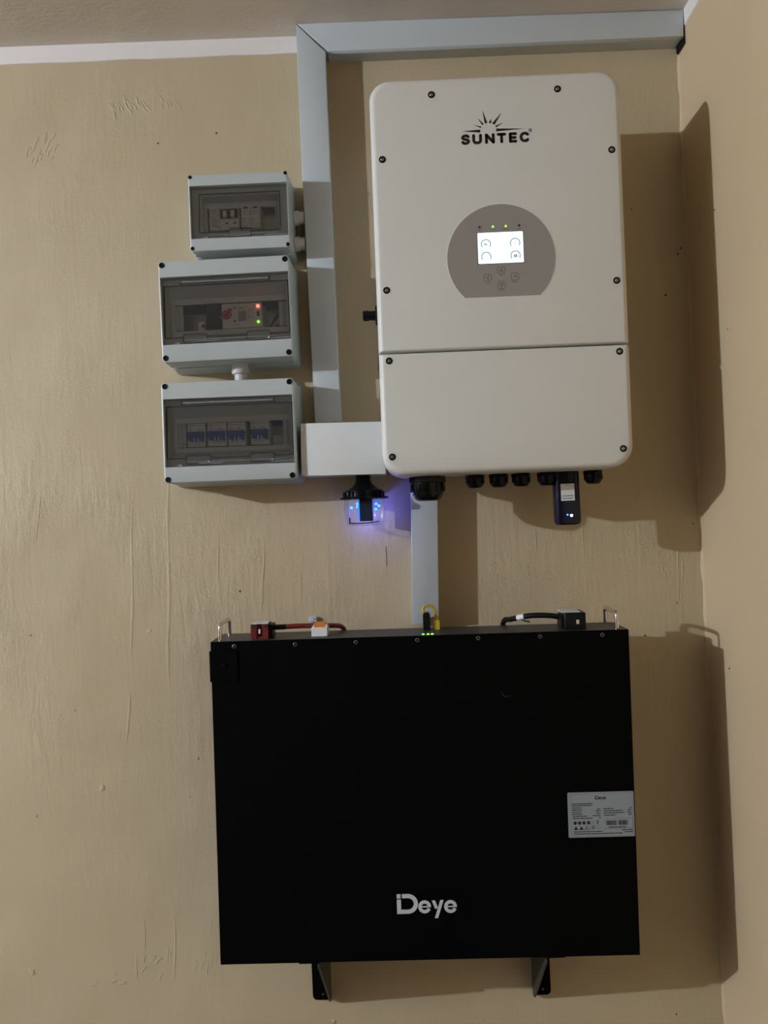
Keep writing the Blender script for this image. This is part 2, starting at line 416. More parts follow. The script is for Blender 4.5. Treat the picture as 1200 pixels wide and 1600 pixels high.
# ------------------------------------------------------------------ trunking
def trunking(name, label, poly, depth, m_, lip=0.0015, nd=None):
    """mitred channel with a snap-on lid; poly in wall coordinates, counter-clockwise"""
    t = thing(name, poly[0][0], poly[0][1], label, 'trunking')
    q = [(a - poly[0][0], b2 - poly[0][1]) for a, b2 in poly]
    c = Vector((sum(a for a, _ in q) / len(q), sum(b2 for _, b2 in q) / len(q)))
    ins = []
    n = len(q)
    for i in range(n):
        p = Vector(q[i]); a = (p - Vector(q[i - 1])).normalized(); b2 = (Vector(q[(i + 1) % n]) - p).normalized()
        n1, n2 = Vector((-a.y, a.x)), Vector((-b2.y, b2.x)); mt = (n1 + n2).normalized(); ins.append((p, mt / max(.4, mt.dot(n1))))
    def off(k): return [tuple(p + v * k) for p, v in ins]
    b = MB(); b.loops([[(u, 0.0, v) for u, v in off(.0012)], [(u, depth - .011, v) for u, v in off(.0012)]]); b.build('channel', m_, t)
    b = MB(); b.loops([[(u, d, v) for u, v in off(k)] for d, k in ((depth - .011, 0), (depth - .0012, 0), (depth - .0003, .0004), (depth, .0014))]); b.build('lid', m_, t, ang=50)
    return t
ct = lambda x: 0.9525 - 0.0185 * (x + 0.15) - .0008
trunking('cable_trunking', 'long grey-white trunking along the ceiling above the inverter', [(-.1480, ct(-.15)), (-.0922, .8963), (.5845, .8868), (.5865, ct(.586))], .04, M['trunk'])
trunking('cable_trunking', 'tall vertical grey-white trunking between the breaker boxes and the inverter', [(-.1508, ct(-.15)), (-.1512, .66), (-.1476, .1865), (-.0972, .1862), (-.0985, .300), (-.0972, .66), (-.0960, .8956)], .04, M['trunk'])
trunking('cable_trunking', 'wide white horizontal trunking joining the lowest breaker box to the inverter', [(-.1700, .1806), (-.1724, .0840), (-.0162, .0800), (-.0165, .1775)], .088, M['trunkw'])
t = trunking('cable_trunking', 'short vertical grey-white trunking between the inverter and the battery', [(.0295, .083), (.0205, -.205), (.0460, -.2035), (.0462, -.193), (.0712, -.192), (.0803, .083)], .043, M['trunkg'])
# black strip standing in for the dark gap between ceiling trunking and side wall
b = MB(); b.prism([(0, 0), (-.003, -.06), (.0005, -.064), (.0015, 0)], .002, .0395)
end = thing('end_gap_shade', .5868, .945 - .0075, 'thin black strip painting the gap shade at the right end of the ceiling trunking', 'painted shade'); b.build('strip', M['black'], end)

# ------------------------------------------------------------------ distribution boxes
BOXES = 'grey breaker boxes left of the inverter'
def dist_box(cu, cv, w_, h_, D, rot, label, win, door, inner, latches, hinges, rbase):
    """win/door/inner = (u0,u1,v0,v1) on the front, metres"""
    t = thing('distribution_box', cu, cv, label, 'breaker box', rot, BOXES)
    U, V = w_ / 2, h_ / 2; r = .007
    b = MB(); e = .0045
    b.rr([(0, -U - e, U + e, -V - e, V + e, rbase), (.004, -U - e, U + e, -V - e, V + e, rbase), (.046, -U - .001, U + .001, -V - .001, V + .001, rbase), (.047, -U + .004, U - .004, -V + .004, V - .004, r)], cap1=False)
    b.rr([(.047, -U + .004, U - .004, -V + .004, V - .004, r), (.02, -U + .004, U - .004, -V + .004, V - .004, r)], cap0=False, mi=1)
    b.build('base', [M['box'], M['dark']], t)
    b = MB(); wu0, wu1, wv0, wv1 = win
    b.rr([(.0475, -U + .0015, U - .0015, -V + .0015, V - .0015, r), (.053, -U - .0008, U + .0008, -V - .0008, V + .0008, r), (.060, -U, U, -V, V, r), (D - .0035, -U, U, -V, V, r), (D - .001, -U + .0009, U - .0009, -V + .0009, V - .0009, r), (D, -U + .003, U - .003, -V + .003, V - .003, r),
          (D, wu0, wu1, wv0, wv1, .001), (D - .014, wu0, wu1, wv0, wv1, .001), (D - .014, wu0 + .008, wu1 - .008, wv0 + .008, wv1 - .008, .001)], cap0=False, cap1=False)
    b.build('cover', M['box'], t, ang=40)
    # inner plate: sloping frame round the slot for the devices
    iu0, iu1, iv0, iv1 = inner; du0, du1, dv0, dv1 = door
    b = MB()
    b.rr([(D - .0135, wu0 + .0005, wu1 - .0005, wv0 + .0005, wv1 - .0005, .001), (D - .0135, du0 + .004, du1 - .004, dv0 + .003, dv1 - .003, .002),
          (D - .030, iu0 - .005, iu1 + .005, iv0 - .008, iv1 + .010, .001), (D - .030, iu0, iu1, iv0, iv1, .0005), (D - .036, iu0, iu1, iv0, iv1, .0005)], cap0=False, cap1=False)
    b.build('inner_plate', M['boxin'], t, smooth=False)
    b = MB(); b.box(-U + .006, U - .006, .021, .0285, -.0175 + (iv0 + iv1) / 2, .0175 + (iv0 + iv1) / 2); b.build('mounting_rail', M['screw'], t)
    # smoked door
    b = MB(); b.rr([(D - .0105, wu0 + .0008, wu1 - .0008, wv0 + .001, wv1 - .001, .001), (D - .0085, wu0 + .0008, wu1 - .0008, wv0 + .001, wv1 - .001, .001)]); dr = b.build('door', M['smoke'], t)
    dr['label'] = 'smoked see-through door'
    # dark moulded line round the door leaf, broken at the latches
    b = MB(); zd = D - .0086
    b.stroke([(du0 - .002, dv0), (du0, dv1), (du1, dv1), (du1, dv0)], .0016, zd, .0006)
    xs = [du0] + [x for l in latches for x in l] + [du1]
    for k in range(0, len(xs), 2): b.stroke([(xs[k], dv0), (xs[k + 1], dv0)], .0016, zd, .0006)
    b.build('door_seam', M['dark'], dr)
    for x0, x1 in latches:
        b = MB(); hv = dv0 - .003
        b.stroke([(x0, dv0 - .001)] + arc(x0 + .005, hv + .004, .005, 180, 90, 4) + arc(x1 - .005, hv + .004, .005, 90, 0, 4) + [(x1, dv0 - .001)] + arc(x1 - .005, hv - .003, .005, 0, -90, 4) + arc(x0 + .005, hv - .003, .005, -90, -180, 4), .0012, zd, .0006, closed=True)
        b.lathe([(.0014, 0), (.0012, .0016), (.0004, .002)], (x1 - .003, zd, hv - .0045), 'd', 8, mi=1)  # highlight on the latch added as a small bright stud
        b.build('latch', [M['dark'], M['steel']], dr)
    b = MB(); b.box(wu0 + .022, wu0 + .03, zd, zd + .0025, wv0 + .001, wv0 + .005); b.box(wu0 + .06, wu0 + .105, zd, zd + .0018, wv0 + .005, wv0 + .0068); b.box(wu1 - .045, wu1 - .004, zd, zd + .0018, wv0 + .004, wv0 + .006)
    b.box(wu0 + .04, wu1 - .02, zd, zd + .0012, wv0 + .0085, wv0 + .0098)
    b.build('door_lip_streaks', M['boxdk'], dr)  # lip ridges whose grey stands in for reflected streaks
    for x in hinges:
        b = MB(); b.box(x - .001, x + .001, zd, zd + .002, dv1 + .002, dv1 + .009); b.build('hinge', M['dark'], dr)
    if hinges:
        b = MB(); b.box(hinges[0] + .001, hinges[-1] - .001, zd, zd + .0022, dv1 + .0045, dv1 + .0075); b.build('hinge_bar', M['boxdk'], dr)
    return t
def caps(t, pts, D, r):
    first = None
    for u, v in pts:
        if first is None:
            b = MB(); b.lathe([(r, -.001), (r, .0006), (r * .86, .0014), (r * .5, .0012), (r * .45, .0004)], (0, 0, 0), 'd', 18); first = b.build('screw_cap', M['black'], t); first.location = (u, -D, v); first['label'] = 'round black screw cap'
        else: dup(first, t, u, D, v)
B1 = (-.2673, .5803, -.328); B2 = (-.2969, .3958, .187); B3 = (-.3005, .1725, -.428)
b1 = dist_box(B1[0], B1[1], .1868, .1426, .085, B1[2], 'smallest grey breaker box, topmost of the three stacked left of the trunking', (-.0905, .0905, -.0485, .050), (-.0745, .0755, -.0343, .0373), (-.0655, .072, -.0268, .0185), [(-.022, .0205)], [], .010)
caps(b1, ((-.0885, .0665), (.0890, .0668), (-.0885, -.0660), (.0890, -.0658)), .085, .0034)
b2 = dist_box(B2[0], B2[1], .2421, .1866, .10, B2[2], 'middle grey breaker box with glowing red and green indicator lights inside', (-.118, .118, -.061, .0635), (-.1135, .1155, -.047, .049), (-.101, .1103, -.0300, .0196), [(-.082, -.0383), (.0355, .0795)], [-.0816, .0816], .012)
caps(b2, ((-.1135, .0858), (.1135, .0855), (-.1138, -.0852), (.1130, -.0855)), .10, .0052)
b3 = dist_box(B3[0], B3[1], .2445, .1845, .10, B3[2], 'lowest grey breaker box with a row of four blue-handled breakers', (-.119, .1185, -.0635, .0617), (-.1152, .1165, -.0475, .0485), (-.102, .1125, -.0265, .0195), [(-.0826, -.037), (.0358, .081)], [-.086, .083], .012)
caps(b3, ((-.1145, .0850), (.1145, .0848), (-.1146, -.0860), (.1140, -.0862)), .10, .0052)

def on_box(B, name, u, v, label, cat, group=None):
    a = math.radians(B[2]); t = thing(name, B[0] + u * math.cos(a) - v * math.sin(a), B[1] + u * math.sin(a) + v * math.cos(a), label, cat, B[2], group)
    return t
# four miniature breakers in the lowest box
def breaker(B, u0, u1, v0, v1, d0, d1, label):
    wd, h = u1 - u0, v1 - v0
    t = on_box(B, 'circuit_breaker', (u0 + u1) / 2, (v0 + v1) / 2, label, 'circuit breaker', 'blue-handled breakers in the lowest box')
    x, y = wd / 2, h / 2
    b = MB(); b.rr([(d0, -x, x, -y, y, .0008), (d1, -x, x, -y, y, .0008), (d1 + .001, -x + .001, x - .001, -y + .001, y - .001, .0008)]); b.build('body', M['offw'], t)
    b = MB()
    yt, yb = y - .36 * h, y - .80 * h
    for s0, s1 in ((-x + .0025, -.0052), (-.0012, .0012), (.0052, x - .0025)):
        b.prism([(s0, yb + (0.004 if s0 < -.006 or s0 > .004 else .002)), (s1, yb), (s1, yt), (s0, yt)], d1 + .001, d1 + .006)
    b.box(-x + .0015, x - .0015, d1 + .001, d1 + .0085, yt - .010, yt)
    b.build('handle', M['blue'], t)
    b = MB(); D = d1 + .001
    b.box(-x + .001, x - .001, D, D + .0002, y - .0044, y - .0038)
    for sx in (-x + .004, .004): b.box(sx, sx + .0045, D, D + .0002, y - .012, y - .0105)
    for k, (a, e) in enumerate(((-x + .0015, -x + .011), (-x + .0015, -x + .008), (.002, .010))): b.box(a, e, D, D + .0002, y - .0030 - .0045 * k, y - .0024 - .0045 * k)
    b.build('print', M['inkg'], t)
    b = MB()
    for s in (-1, 1): b.box(s * .0032 - .0014, s * .0032 + .0014, d1 + .001, d1 + .006, yb - .002, yt - .012)
    b.build('toggle', M['white'], t)
for (a, c, lo, hi), lb in zip(((-.0835, -.0498, -.0255, .0183), (-.0457, -.0100, -.0252, .0183), (-.0080, .0262, -.0256, .0180), (.0348, .0702, -.0250, .0187)),
        ('blue-handled breaker in the lowest box, leftmost of the four', 'blue-handled breaker in the lowest box, second from the left', 'blue-handled breaker in the lowest box, third, just left of the gap', 'blue-handled breaker in the lowest box, rightmost, standing apart past the gap')):
    breaker(B3, a, c, lo, hi, .0285, .072, lb)
def filler(B, parent, u0, u1, v0, v1, D):
    b = MB(); n = 2; s = (u1 - u0) / n
    for k in range(n): b.box(u0 + k * s + .0004, u0 + (k + 1) * s - .0004, D - .036, D - .0295, v0, v1)
    b.build('slot_filler', M['box'], parent)
filler(B3, b3, -.1012, -.0860, -.0255, .0187, .10); filler(B3, b3, .0950, .1120, -.0260, .0187, .10)
filler(B2, b2, -.1003, -.086, -.0280, .0168, .10); filler(B2, b2, .0935, .1098, -.0285, .0168, .10)
filler(B1, b1, .0635, .0715, -.0262, .0175, .09)
# bits of wiring inside the middle and the lowest box
b = MB(); b.box(-.062, -.050, .030, .055, -.028, -.010); b.lathe([(.003, 0), (.003, .002)], (-.053, .055, -.018), 'd', 10, mi=1); b.build('terminal', [M['white'], M['black']], b2)
b = MB(); b.tube(curve([(.072, .04, -.028), (.078, .052, -.018), (.084, .05, -.006), (.09, .04, .004)]), .0018)
b.tube(curve([(.066, .04, -.026), (.074, .05, -.022), (.082, .045, -.012), (.088, .04, -.002)]), .0016); b.build('wire', M['black'], b2)
b = MB(); b.tube(curve([(.08, .045, -.031), (.086, .056, -.026), (.092, .05, -.027)]), .003); b.build('wire', M['red'], b2)
b = MB(); b.box(.073, .094, .0285, .045, -.026, -.006); b.build('terminal', M['white'], b3)

# voltage protector in the middle box
t = on_box(B2, 'voltage_protector', 0, 0, 'white protection device with red rotary knob and two lit indicators in the middle box', 'protection device')
b = MB(); b.rr([(.0285, -.0135, .0625, -.0290, .0170, .001), (.070, -.0135, .0625, -.0290, .0170, .001), (.071, -.0125, .0615, -.0280, .0160, .001)]); b.build('body', M['offw'], t)
b = MB(); b.rr([(.0285, -.0430, -.0138, -.0285, .0190, .001), (.072, -.0430, -.0138, -.0285, .0190, .001), (.073, -.0420, -.0148, -.0275, .0180, .001)]); b.build('side_module', M['black'], t)
b = MB(); b.lathe([(.0085, .071), (.0082, .076), (.006, .0775)], (-.0028, 0, -.0035), 'd', 20)
b.prism([(-.0155, -.0095), (-.0125, -.0125), (.0085, .0035), (.0055, .0070)], .0775, .083); b.build('knob', M['redk'], t)
b = MB(); b.lathe([(.0032, .071), (.003, .0725), (.0015, .0733)], (.0552, 0, .0100), 'd', 14); b.build('red_light', M['ledr'], t)
b = MB(); b.lathe([(.0024, .071), (.0022, .0725), (.001, .0732)], (.0548, 0, -.0193), 'd', 14); b.build('green_light', M['ledg'], t)
d = .071
for (u0, u1, v0, v1) in ((.0090, .0134, .0073, .0101), (.0086, .0130, -.0171, -.0143), (.0525, .0570, -.0088, .0004)):
    b = MB(); b.box(u0, u1, d, d + .0004, v0, v1); b.build('window_mark', M['ink'], t)
b = MB()
for k in range(3): b.box(.016, .034 - .004 * (k % 2), d, d + .0002, .0098 - .0024 * k, .0105 - .0024 * k)
for k in range(6): b.box(.034, .044 + .003 * (k % 3), d, d + .0002, .004 - .0032 * k, .0046 - .0032 * k)
b.box(.003, .022, d, d + .0002, .0132, .0138); b.box(.003, .022, d, d + .0002, -.0225, -.0219)
b.build('print', M['inkg'], t)
b = MB(); b.box(.0175, .0325, d, d + .0002, -.0165, .0025); b.build('rating_label', M['plate'], t)

# devices in the top box
t = on_box(B1, 'circuit_breaker', 0, 0, 'white two-pole breaker with black levers in the topmost box', 'circuit breaker')
b = MB(); b.rr([(.0285, -.0410, -.0045, -.0258, .0176, .0008), (.062, -.0410, -.0045, -.0258, .0176, .0008), (.063, -.0402, -.0053, -.0250, .0168, .0008)]); b.build('body', M['offw'], t)
b = MB(); b.box(-.0395, -.0060, .063, .0645, -.0045, .0135); b.build('lever_recess', M['dark'], t)
for x in (-.0275, -.0130):
    b = MB(); b.box(x - .005, x + .001, .0645, .072, -.004, .0075); b.build('lever', M['white'], t)
b = MB()
for x in (-.0275, -.0120): b.box(x - .0025, x + .0025, .063, .0633, -.0145, -.0120)
b.build('contact_flag', M['ink'], t)
t = on_box(B1, 'energy_module', 0, 0, 'narrow printed white module left of the two-pole breaker in the topmost box', 'electrical module')
b = MB(); b.rr([(.0285, -.0600, -.0415, -.0255, .0180, .0008), (.062, -.0600, -.0415, -.0255, .0180, .0008), (.063, -.0592, -.0423, -.0247, .0172, .0008)]); b.build('body', M['offw'], t)
b = MB()
b.box(-.059, -.0425, .063, .0632, -.0005, .0002)
for k in range(5): b.box(-.0575, -.0440 - .002 * (k % 2), .063, .0632, .0135 - .0025 * k, .0143 - .0025 * k)
for k in range(6): b.box(-.0560, -.0460 + .002 * (k % 3), .063, .0632, -.0050 - .003 * k, -.0040 - .003 * k)
b.build('print', M['inkg'], t)
t = on_box(B1, 'surge_protector', 0, 0, 'white surge protector with two cartridges right of the breaker in the topmost box', 'surge protector')
b = MB(); b.box(.0008, .0365, .0285, .060, -.0258, .0172); b.build('body', M['offw'], t)
for x in (.0010, .0190):
    b = MB(); b.rr([(.060, x, x + .0172, -.0250, .0165, .0008), (.066, x, x + .0172, -.0250, .0165, .0008), (.067, x + .001, x + .0162, -.024, .0155, .0008)])
    c = b.build('cartridge', M['offw'], t)
    b = MB(); b.box(x + .004, x + .0135, .067, .0673, .0110, .0145)
    for k in range(4): b.box(x + .003, x + .0145, .067, .0672, .0070 - .0026 * k, .0077 - .0026 * k, 1)
    b.stroke([(x + .004, -.0065), (x + .0132, -.0065), (x + .0132, -.021), (x + .004, -.021)], .0007, .067, .0002, 1, closed=True); b.stroke([(x + .005, -.008), (x + .0122, -.0195)], .0007, .067, .0002, 1)
    b.build('print', [M['ink'], M['inkg']], c)

# conduit stubs between boxes and trunking
t = thing('conduit', B2[0] + .0135, .297, 'short white vertical pipe stub between the middle and lowest breaker boxes', 'conduit')
b = MB(); b.lathe([(.0165, .006), (.0165, -.012), (.0155, -.0135)], (0, .05, 0), 'v', 24); b.build('collar', M['conduit'], t)
b = MB(); b.lathe([(.0120, -.0135), (.0120, -.0285)], (0, .05, 0), 'v', 24); b.build('pipe', M['conduit'], t)
for v, r, lb in ((.0030, .0140, 'upper of the two white pipe stubs between the topmost box and the trunking'), (-.0470, .0140, 'lower of the two white pipe stubs between the topmost box and the trunking')):
    t = thing('conduit', -.1692, B1[1] + v, lb, 'conduit')
    b = MB(); b.lathe([(r * .9, -.003), (r, -.0025), (r, .0075)], (0, .028, 0), 'u', 24); b.build('collar', M['conduit'], t)
    b = MB(); b.lathe([(r * .86, .0075), (r * .86, .0172)], (0, .028, 0), 'u', 24); b.build('pipe', M['conduit'], t)

# ------------------------------------------------------------------ inverter
ID = .2146
inv = thing('inverter', .1927, .4016, 'large white wall-mounted inverter with a lit display and black glands below', 'inverter', -.467)
b = MB(); b.box(-.15, .15, 0, .022, -.28, .28); b.build('wall_plate', M['batg'], inv)
b = MB(); b.rr([(.020, -.196, .196, -.316, .320, .02), (.095, -.196, .196, -.316, .320, .02)]); b.build('casing', M['inv'], inv)
b = MB()
for k in range(24): b.box(-.188 + k * .0163, -.188 + k * .0163 + .003, .016, .0205, -.30, .305)
b.build('heat_sink_fins', M['screw'], inv)
W_, T_, B_ = .2100, .3328, -.3328
def cover(v0, v1, rad, name):
    b = MB(); secs = []
    for d, k in ((.090, .001), (.0915, 0), (ID - .010, 0), (ID - .0072, .0006), (ID - .0045, .0019), (ID - .0022, .0040), (ID - .0006, .0068), (ID, .0100)):
        secs.append((d, -W_ + k, W_ - k, v0 + (k if rad[2] > .01 else k * .35), v1 - (k if rad[0] > .01 else k * .35), tuple(max(.0012, r - k * .4) for r in rad)))
    b.rr(secs, seg=10); return b.build(name, M['inv'], inv, ang=50)
cover(-.1262, T_, (.033, .033, .003, .003), 'upper_cover')
cover(B_, -.1283, (.004, .004, .037, .037), 'lower_cover')
first = None
for u, v in ((-.1054, .3033), (.1056, .3032), (-.1916, .1978), (.1920, .1972), (-.1926, -.0224), (.1917, -.0218), (-.1927, -.1410), (.1918, -.1405), (-.1933, -.3022), (.1918, -.3028)):
    if first is None:
        b = MB(); b.lathe([(.0059, .0001), (.0059, .0008), (.0048, .0009), (.0040, .0005)], (0, 0, 0), 'd', 20, 0, cap1=True)
        b.lathe([(.0030, .0004), (.0029, .0012), (.0023, .0017), (.0013, .0017), (.0011, .0009)], (0, 0, 0), 'd', 12, 1)
        first = b.build('screw', [M['black'], M['screw']], inv); first.location = (u, -ID + .0004, v)
    else: dup(first, inv, u, ID - .0004, v)
# display
pc, pv, pr = .0011, .0240, .0903
a0 = math.degrees(math.asin((-.041 - pv) / pr))
poly = arc(pc, pv, pr, a0, 180 - a0, 48)
b = MB(); b.prism(poly, ID - .0002, ID + .0006); disp = b.build('display_panel', M['panel'], inv, smooth=False)
b = MB(); b.stroke(arc(pc, pv, pr + .0009, a0, 180 - a0, 48), .0018, ID - .0001, .0004, closed=True); b.build('panel_rim', M['white'], disp, smooth=False)
DD = ID + .0006
b = MB(); b.prism(rrect(-.0384, .0392, .0142, .0678, .001), DD, DD + .0002, 1); b.prism(rrect(-.0375, .0385, .0150, .0670, .0015), DD + .0002, DD + .0006); b.build('screen', [M['screen'], M['black']], disp, smooth=False)
b = MB(); SD = DD + .0006
for u, v in ((-.0238, .0475), (.0249, .0478), (-.0239, .0264), (.0249, .0266)): b.stroke(arc(u, v, .0078, -35, 215, 16), .0013, SD, .0001)
b.stroke([(-.0265, .0490), (-.0245, .0468), (-.0215, .0464)], .0016, SD, .0001)
b.prism(rrect(.0222, .0276, .0240, .0285, .001), SD, SD + .0001); b.prism(circ(.0249, .0262, .0012, 10), SD + .0001, SD + .0002, 1)
b.stroke(arc(.0321, .0608, .0024, 0, 360, 14), .0006, SD, .0001, 1)
b.stroke([(.0249, .0515), (.0249, .0440)], .0022, SD, .0001, 1)
b.stroke([(-.0239, .0275), (-.0239, .0255)], .001, SD, .0001, 1)
b.stroke(rrect(-.0045, .0045, .0345, .0425, .001, 2), .0005, SD, .0001, 1, closed=True)
b.build('screen_icons', [M['scr_line'], M['scr_soft']], disp, smooth=False)
for i, (u, v) in enumerate(((-.0333, .0769), (-.0109, .0767), (.0106, .0768), (.0327, .0771))):
    on = i in (1, 2)
    b = MB(); b.lathe([(.0018, 0), (.0016, .0007), (.0006, .0010)], (u, DD, v), 'd', 12); o = b.build('indicator_light', M['ledg'] if on else M['ink'], disp)
    o['label'] = 'lit green indicator' if on else 'dark unlit indicator'
    b = MB(); b.box(u - (.0035 if i != 2 else .006), u + (.0035 if i != 2 else .006), DD, DD + .0001, v - .0056, v - .0046); b.build('indicator_caption', M['inkg'], disp)
for i, (u, v) in enumerate(((0, .0036), (-.0229, -.0088), (-.0002, -.0214), (.0224, -.0082))):
    b = MB(); b.stroke(rrect(u - .0061, u + .0061, v - .0058, v + .0058, .002, 3), .0009, DD, .0002, closed=True)
    b.box(u - (.003, .002, .0045, .005)[i], u + (.003, .003, .0045, .005)[i], DD, DD + .0001, v - .0092, v - .0081)
    if i == 0: b.stroke([(u - .0025, v - .002), (u, v + .003), (u + .0025, v - .002)], .0010, DD, .0002, closed=True)
    if i == 1: b.stroke([(u + .0025, v + .003), (u - .002, v), (u + .0025, v - .003)], .0012, DD, .0002)
    if i == 2: b.stroke([(u - .003, v + .0022), (u, v - .003), (u + .003, v + .0022)], .0010, DD, .0002, closed=True)
    if i == 3: b.prism([(u - .0035, v - .002), (u + .0035, v + .0005), (u + .0035, v + .0026), (u + .0005, v + .0016)], DD, DD + .0002)
    b.build('button', M['inkg'], disp, smooth=False)

# lettering: wordmark with sun rays
def letters(b, d):
    k = .1517e-3; x0 = lambda c: -.0585 + (c - 215) * k; H = .0173; Bv = .2164; sw = .0047
    def g(c0, c1, path):
        a, e = x0(c0) + sw / 2, x0(c1) - sw / 2
        return [(a + (e - a) * px, Bv + sw / 2 + (H - sw) * py) for px, py in path]
    def st(p): b.stroke(p, sw, d, .0003, rnd=True)
    st([(p[0], p[1]) for p in curve([(*p, 0) for p in g(215, 312, [(.95, .86), (.75, .99), (.4, 1.0), (.06, .86), (.08, .64), (.45, .52), (.9, .40), (.98, .16), (.65, .0), (.3, .0), (.03, .14)])], 4)])
    st([(p[0], p[1]) for p in curve([(*p, 0) for p in g(338, 445, [(0, 1), (0, .6), (.02, .28), (.2, .04), (.5, 0), (.8, .04), (.98, .28), (1, .6), (1, 1)])], 4)])
    for p in ([(0, 0), (0, 1)], [(1, 0), (1, 1)], [(0, 1), (1, 0)]): st(g(478, 585, p))
    for p in ([(0, 1), (1, 1)], [(.5, 1), (.5, 0)]): st(g(610, 712, p))
    for p in ([(0, 0), (0, 1)], [(0, 1), (1, 1)], [(0, .5), (.9, .5)], [(0, 0), (1, 0)]): st(g(742, 832, p))
    st([(p[0], p[1]) for p in curve([(*p, 0) for p in g(860, 968, [(.94, .84), (.78, .97), (.5, 1), (.15, .88), (0, .5), (.15, .12), (.5, 0), (.78, .03), (.94, .16)])], 4)])
b = MB(); letters(b, ID)
for r in ([(-56.4, 239.3), (-26, 240.2), (-25.9, 236.4)], [(-35.6, 249), (-24, 245.4), (-24.8, 243.7)], [(-29.8, 260.2), (-20.1, 249.5), (-21.8, 248.2)], [(-21.3, 273.1), (-14.2, 251.4), (-17.3, 250.8)],
          [(-7.6, 258.1), (-7.3, 251.2), (-10.9, 250.9)], [(10.7, 268), (-2.2, 248.1), (-5.2, 250.1)], [(13, 251.1), (.6, 243.7), (-.5, 245.5)], [(47.8, 239.4), (.7, 237.2), (.8, 240.7)]):
    r = [(u / 1000, v / 1000) for u, v in r]; mu, mv = (r[1][0] + r[2][0]) / 2, (r[1][1] + r[2][1]) / 2
    b.prism([r[0]] + [(mu + (p[0] - mu) * 1.35, mv + (p[1] - mv) * 1.35) for p in r[1:]], ID, ID + .0003)
ru, rv = .0576, .2361
b.stroke(arc(ru, rv, .0026, 0, 360, 16), .0006, ID, .0003)
b.stroke([(ru - .0009, rv - .0013), (ru - .0009, rv + .0013)], .0006, ID, .0003); b.stroke([(ru - .0009, rv + .0012), (ru + .0008, rv + .0011), (ru + .0008, rv + .0002), (ru - .0008, rv)], .0005, ID, .0003); b.stroke([(ru, rv), (ru + .001, rv - .0013)], .0005, ID, .0003)
b.build('wordmark', M['ink'], inv, smooth=False)
# rotary isolator on the left flank and a latch plate below it
b = MB(); b.lathe([(.0175, 0), (.0175, -.003), (.016, -.0045)], (-.210, .135, -.0430), 'u', 24); b.lathe([(.0085, -.0045), (.0082, -.016), (.0095, -.0170), (.0090, -.0255), (.0075, -.027)], (-.210, .135, -.0430), 'u', 16); b.box(-.235, -.2145, .118, .152, -.0465, -.0395); b.build('rotary_switch', M['black'], inv)
b = MB(); b.box(-.2125, -.2085, .10, .14, -.142, -.118); b.build('side_latch', M['black'], inv)
# cable glands on the underside
def gland(r, ln, u, d, v, hexr=None):
    b = MB(); h = hexr or r * 1.08
    b.lathe([(r * .9, .004), (r * .9, 0)], (0, 0, 0), 'v', 20)
    b.lathe([(h * .97, 0), (h, -.001), (h, -ln * .30), (h * .97, -ln * .32)], (0, 0, 0), 'v', 8)
    b.lathe([(r, -ln * .32), (r * 1.0, -ln * .62), (r * .9, -ln * .80), (r * .72, -ln * .95), (r * .55, -ln), (r * .45, -ln)], (0, 0, 0), 'v', 16)
    for k in range(12):
        a = 2 * PI * k / 12; b.box(r * math.cos(a) - .0007, r * math.cos(a) + .0007, r * math.sin(a) - .0007, r * math.sin(a) + .0007, -ln * .66, -ln * .34)
    o = b.build('cable_gland', M['blackg'], inv); o.location = (u, -d, v); return o
icx, icz = .1927, .4016
g0 = gland(.0160, .024, .143 - icx + .0028, .12, -.3325)
for x in (.1853, .2253, .2711, .3540): dup(g0, inv, x - icx + .0028, .12, -.3325)
gb = gland(.0300, .047, .0575 - icx + .0028, .125, -.3290, .0325); gb['label'] = 'large black cable gland'

# stick logger plugged in under the inverter
t = thing('data_logger', .3049, .0532, 'dark blue stick module with a white sticker hanging under the inverter', 'wireless module')
b = MB(); b.lathe([(.0165, .014), (.0165, -.0035), (.0150, -.0050)], (.002, .119, 0), 'v', 20); b.build('collar', M['black'], t)
b = MB(); L = []
for v, ku, kd in ((.0150, .0215, .0130), (.0135, .0228, .0140), (-.072, .0235, .0140), (-.0780, .0225, .0132), (-.0805, .019, .010)):
    L.append([(p, .119 + q, v) for p, q in rrect(-ku, ku, -kd, kd, min(ku, kd) * .8, 5)])
b.loops(L); body = b.build('stick_body', M['navy'], t)
b = MB(); b.box(-.0125, .0115, .1325, .1335, -.0375, -.0075); b.build('sticker', M['white'], t)
b = MB()
for v, e in ((-.0290, .0095), (-.0335, .009)): b.box(-.0105, e, .1335, .1337, v - .0007, v + .0007)
b.box(-.0065, .0060, .1335, .1337, -.0105, -.0098)
b.build('sticker_print', M['inkg'], t)
b = MB(); b.lathe([(.0026, 0), (.0022, .0008), (.0008, .0012)], (.0045, .1330, -.0640), 'd', 12); b.build('status_light', M['ledw'], t)
b = MB(); b.lathe([(.0016, 0), (.0013, .0006)], (-.0025, .1330, -.0625), 'd', 10); b.build('status_light', M['ledb'], t)

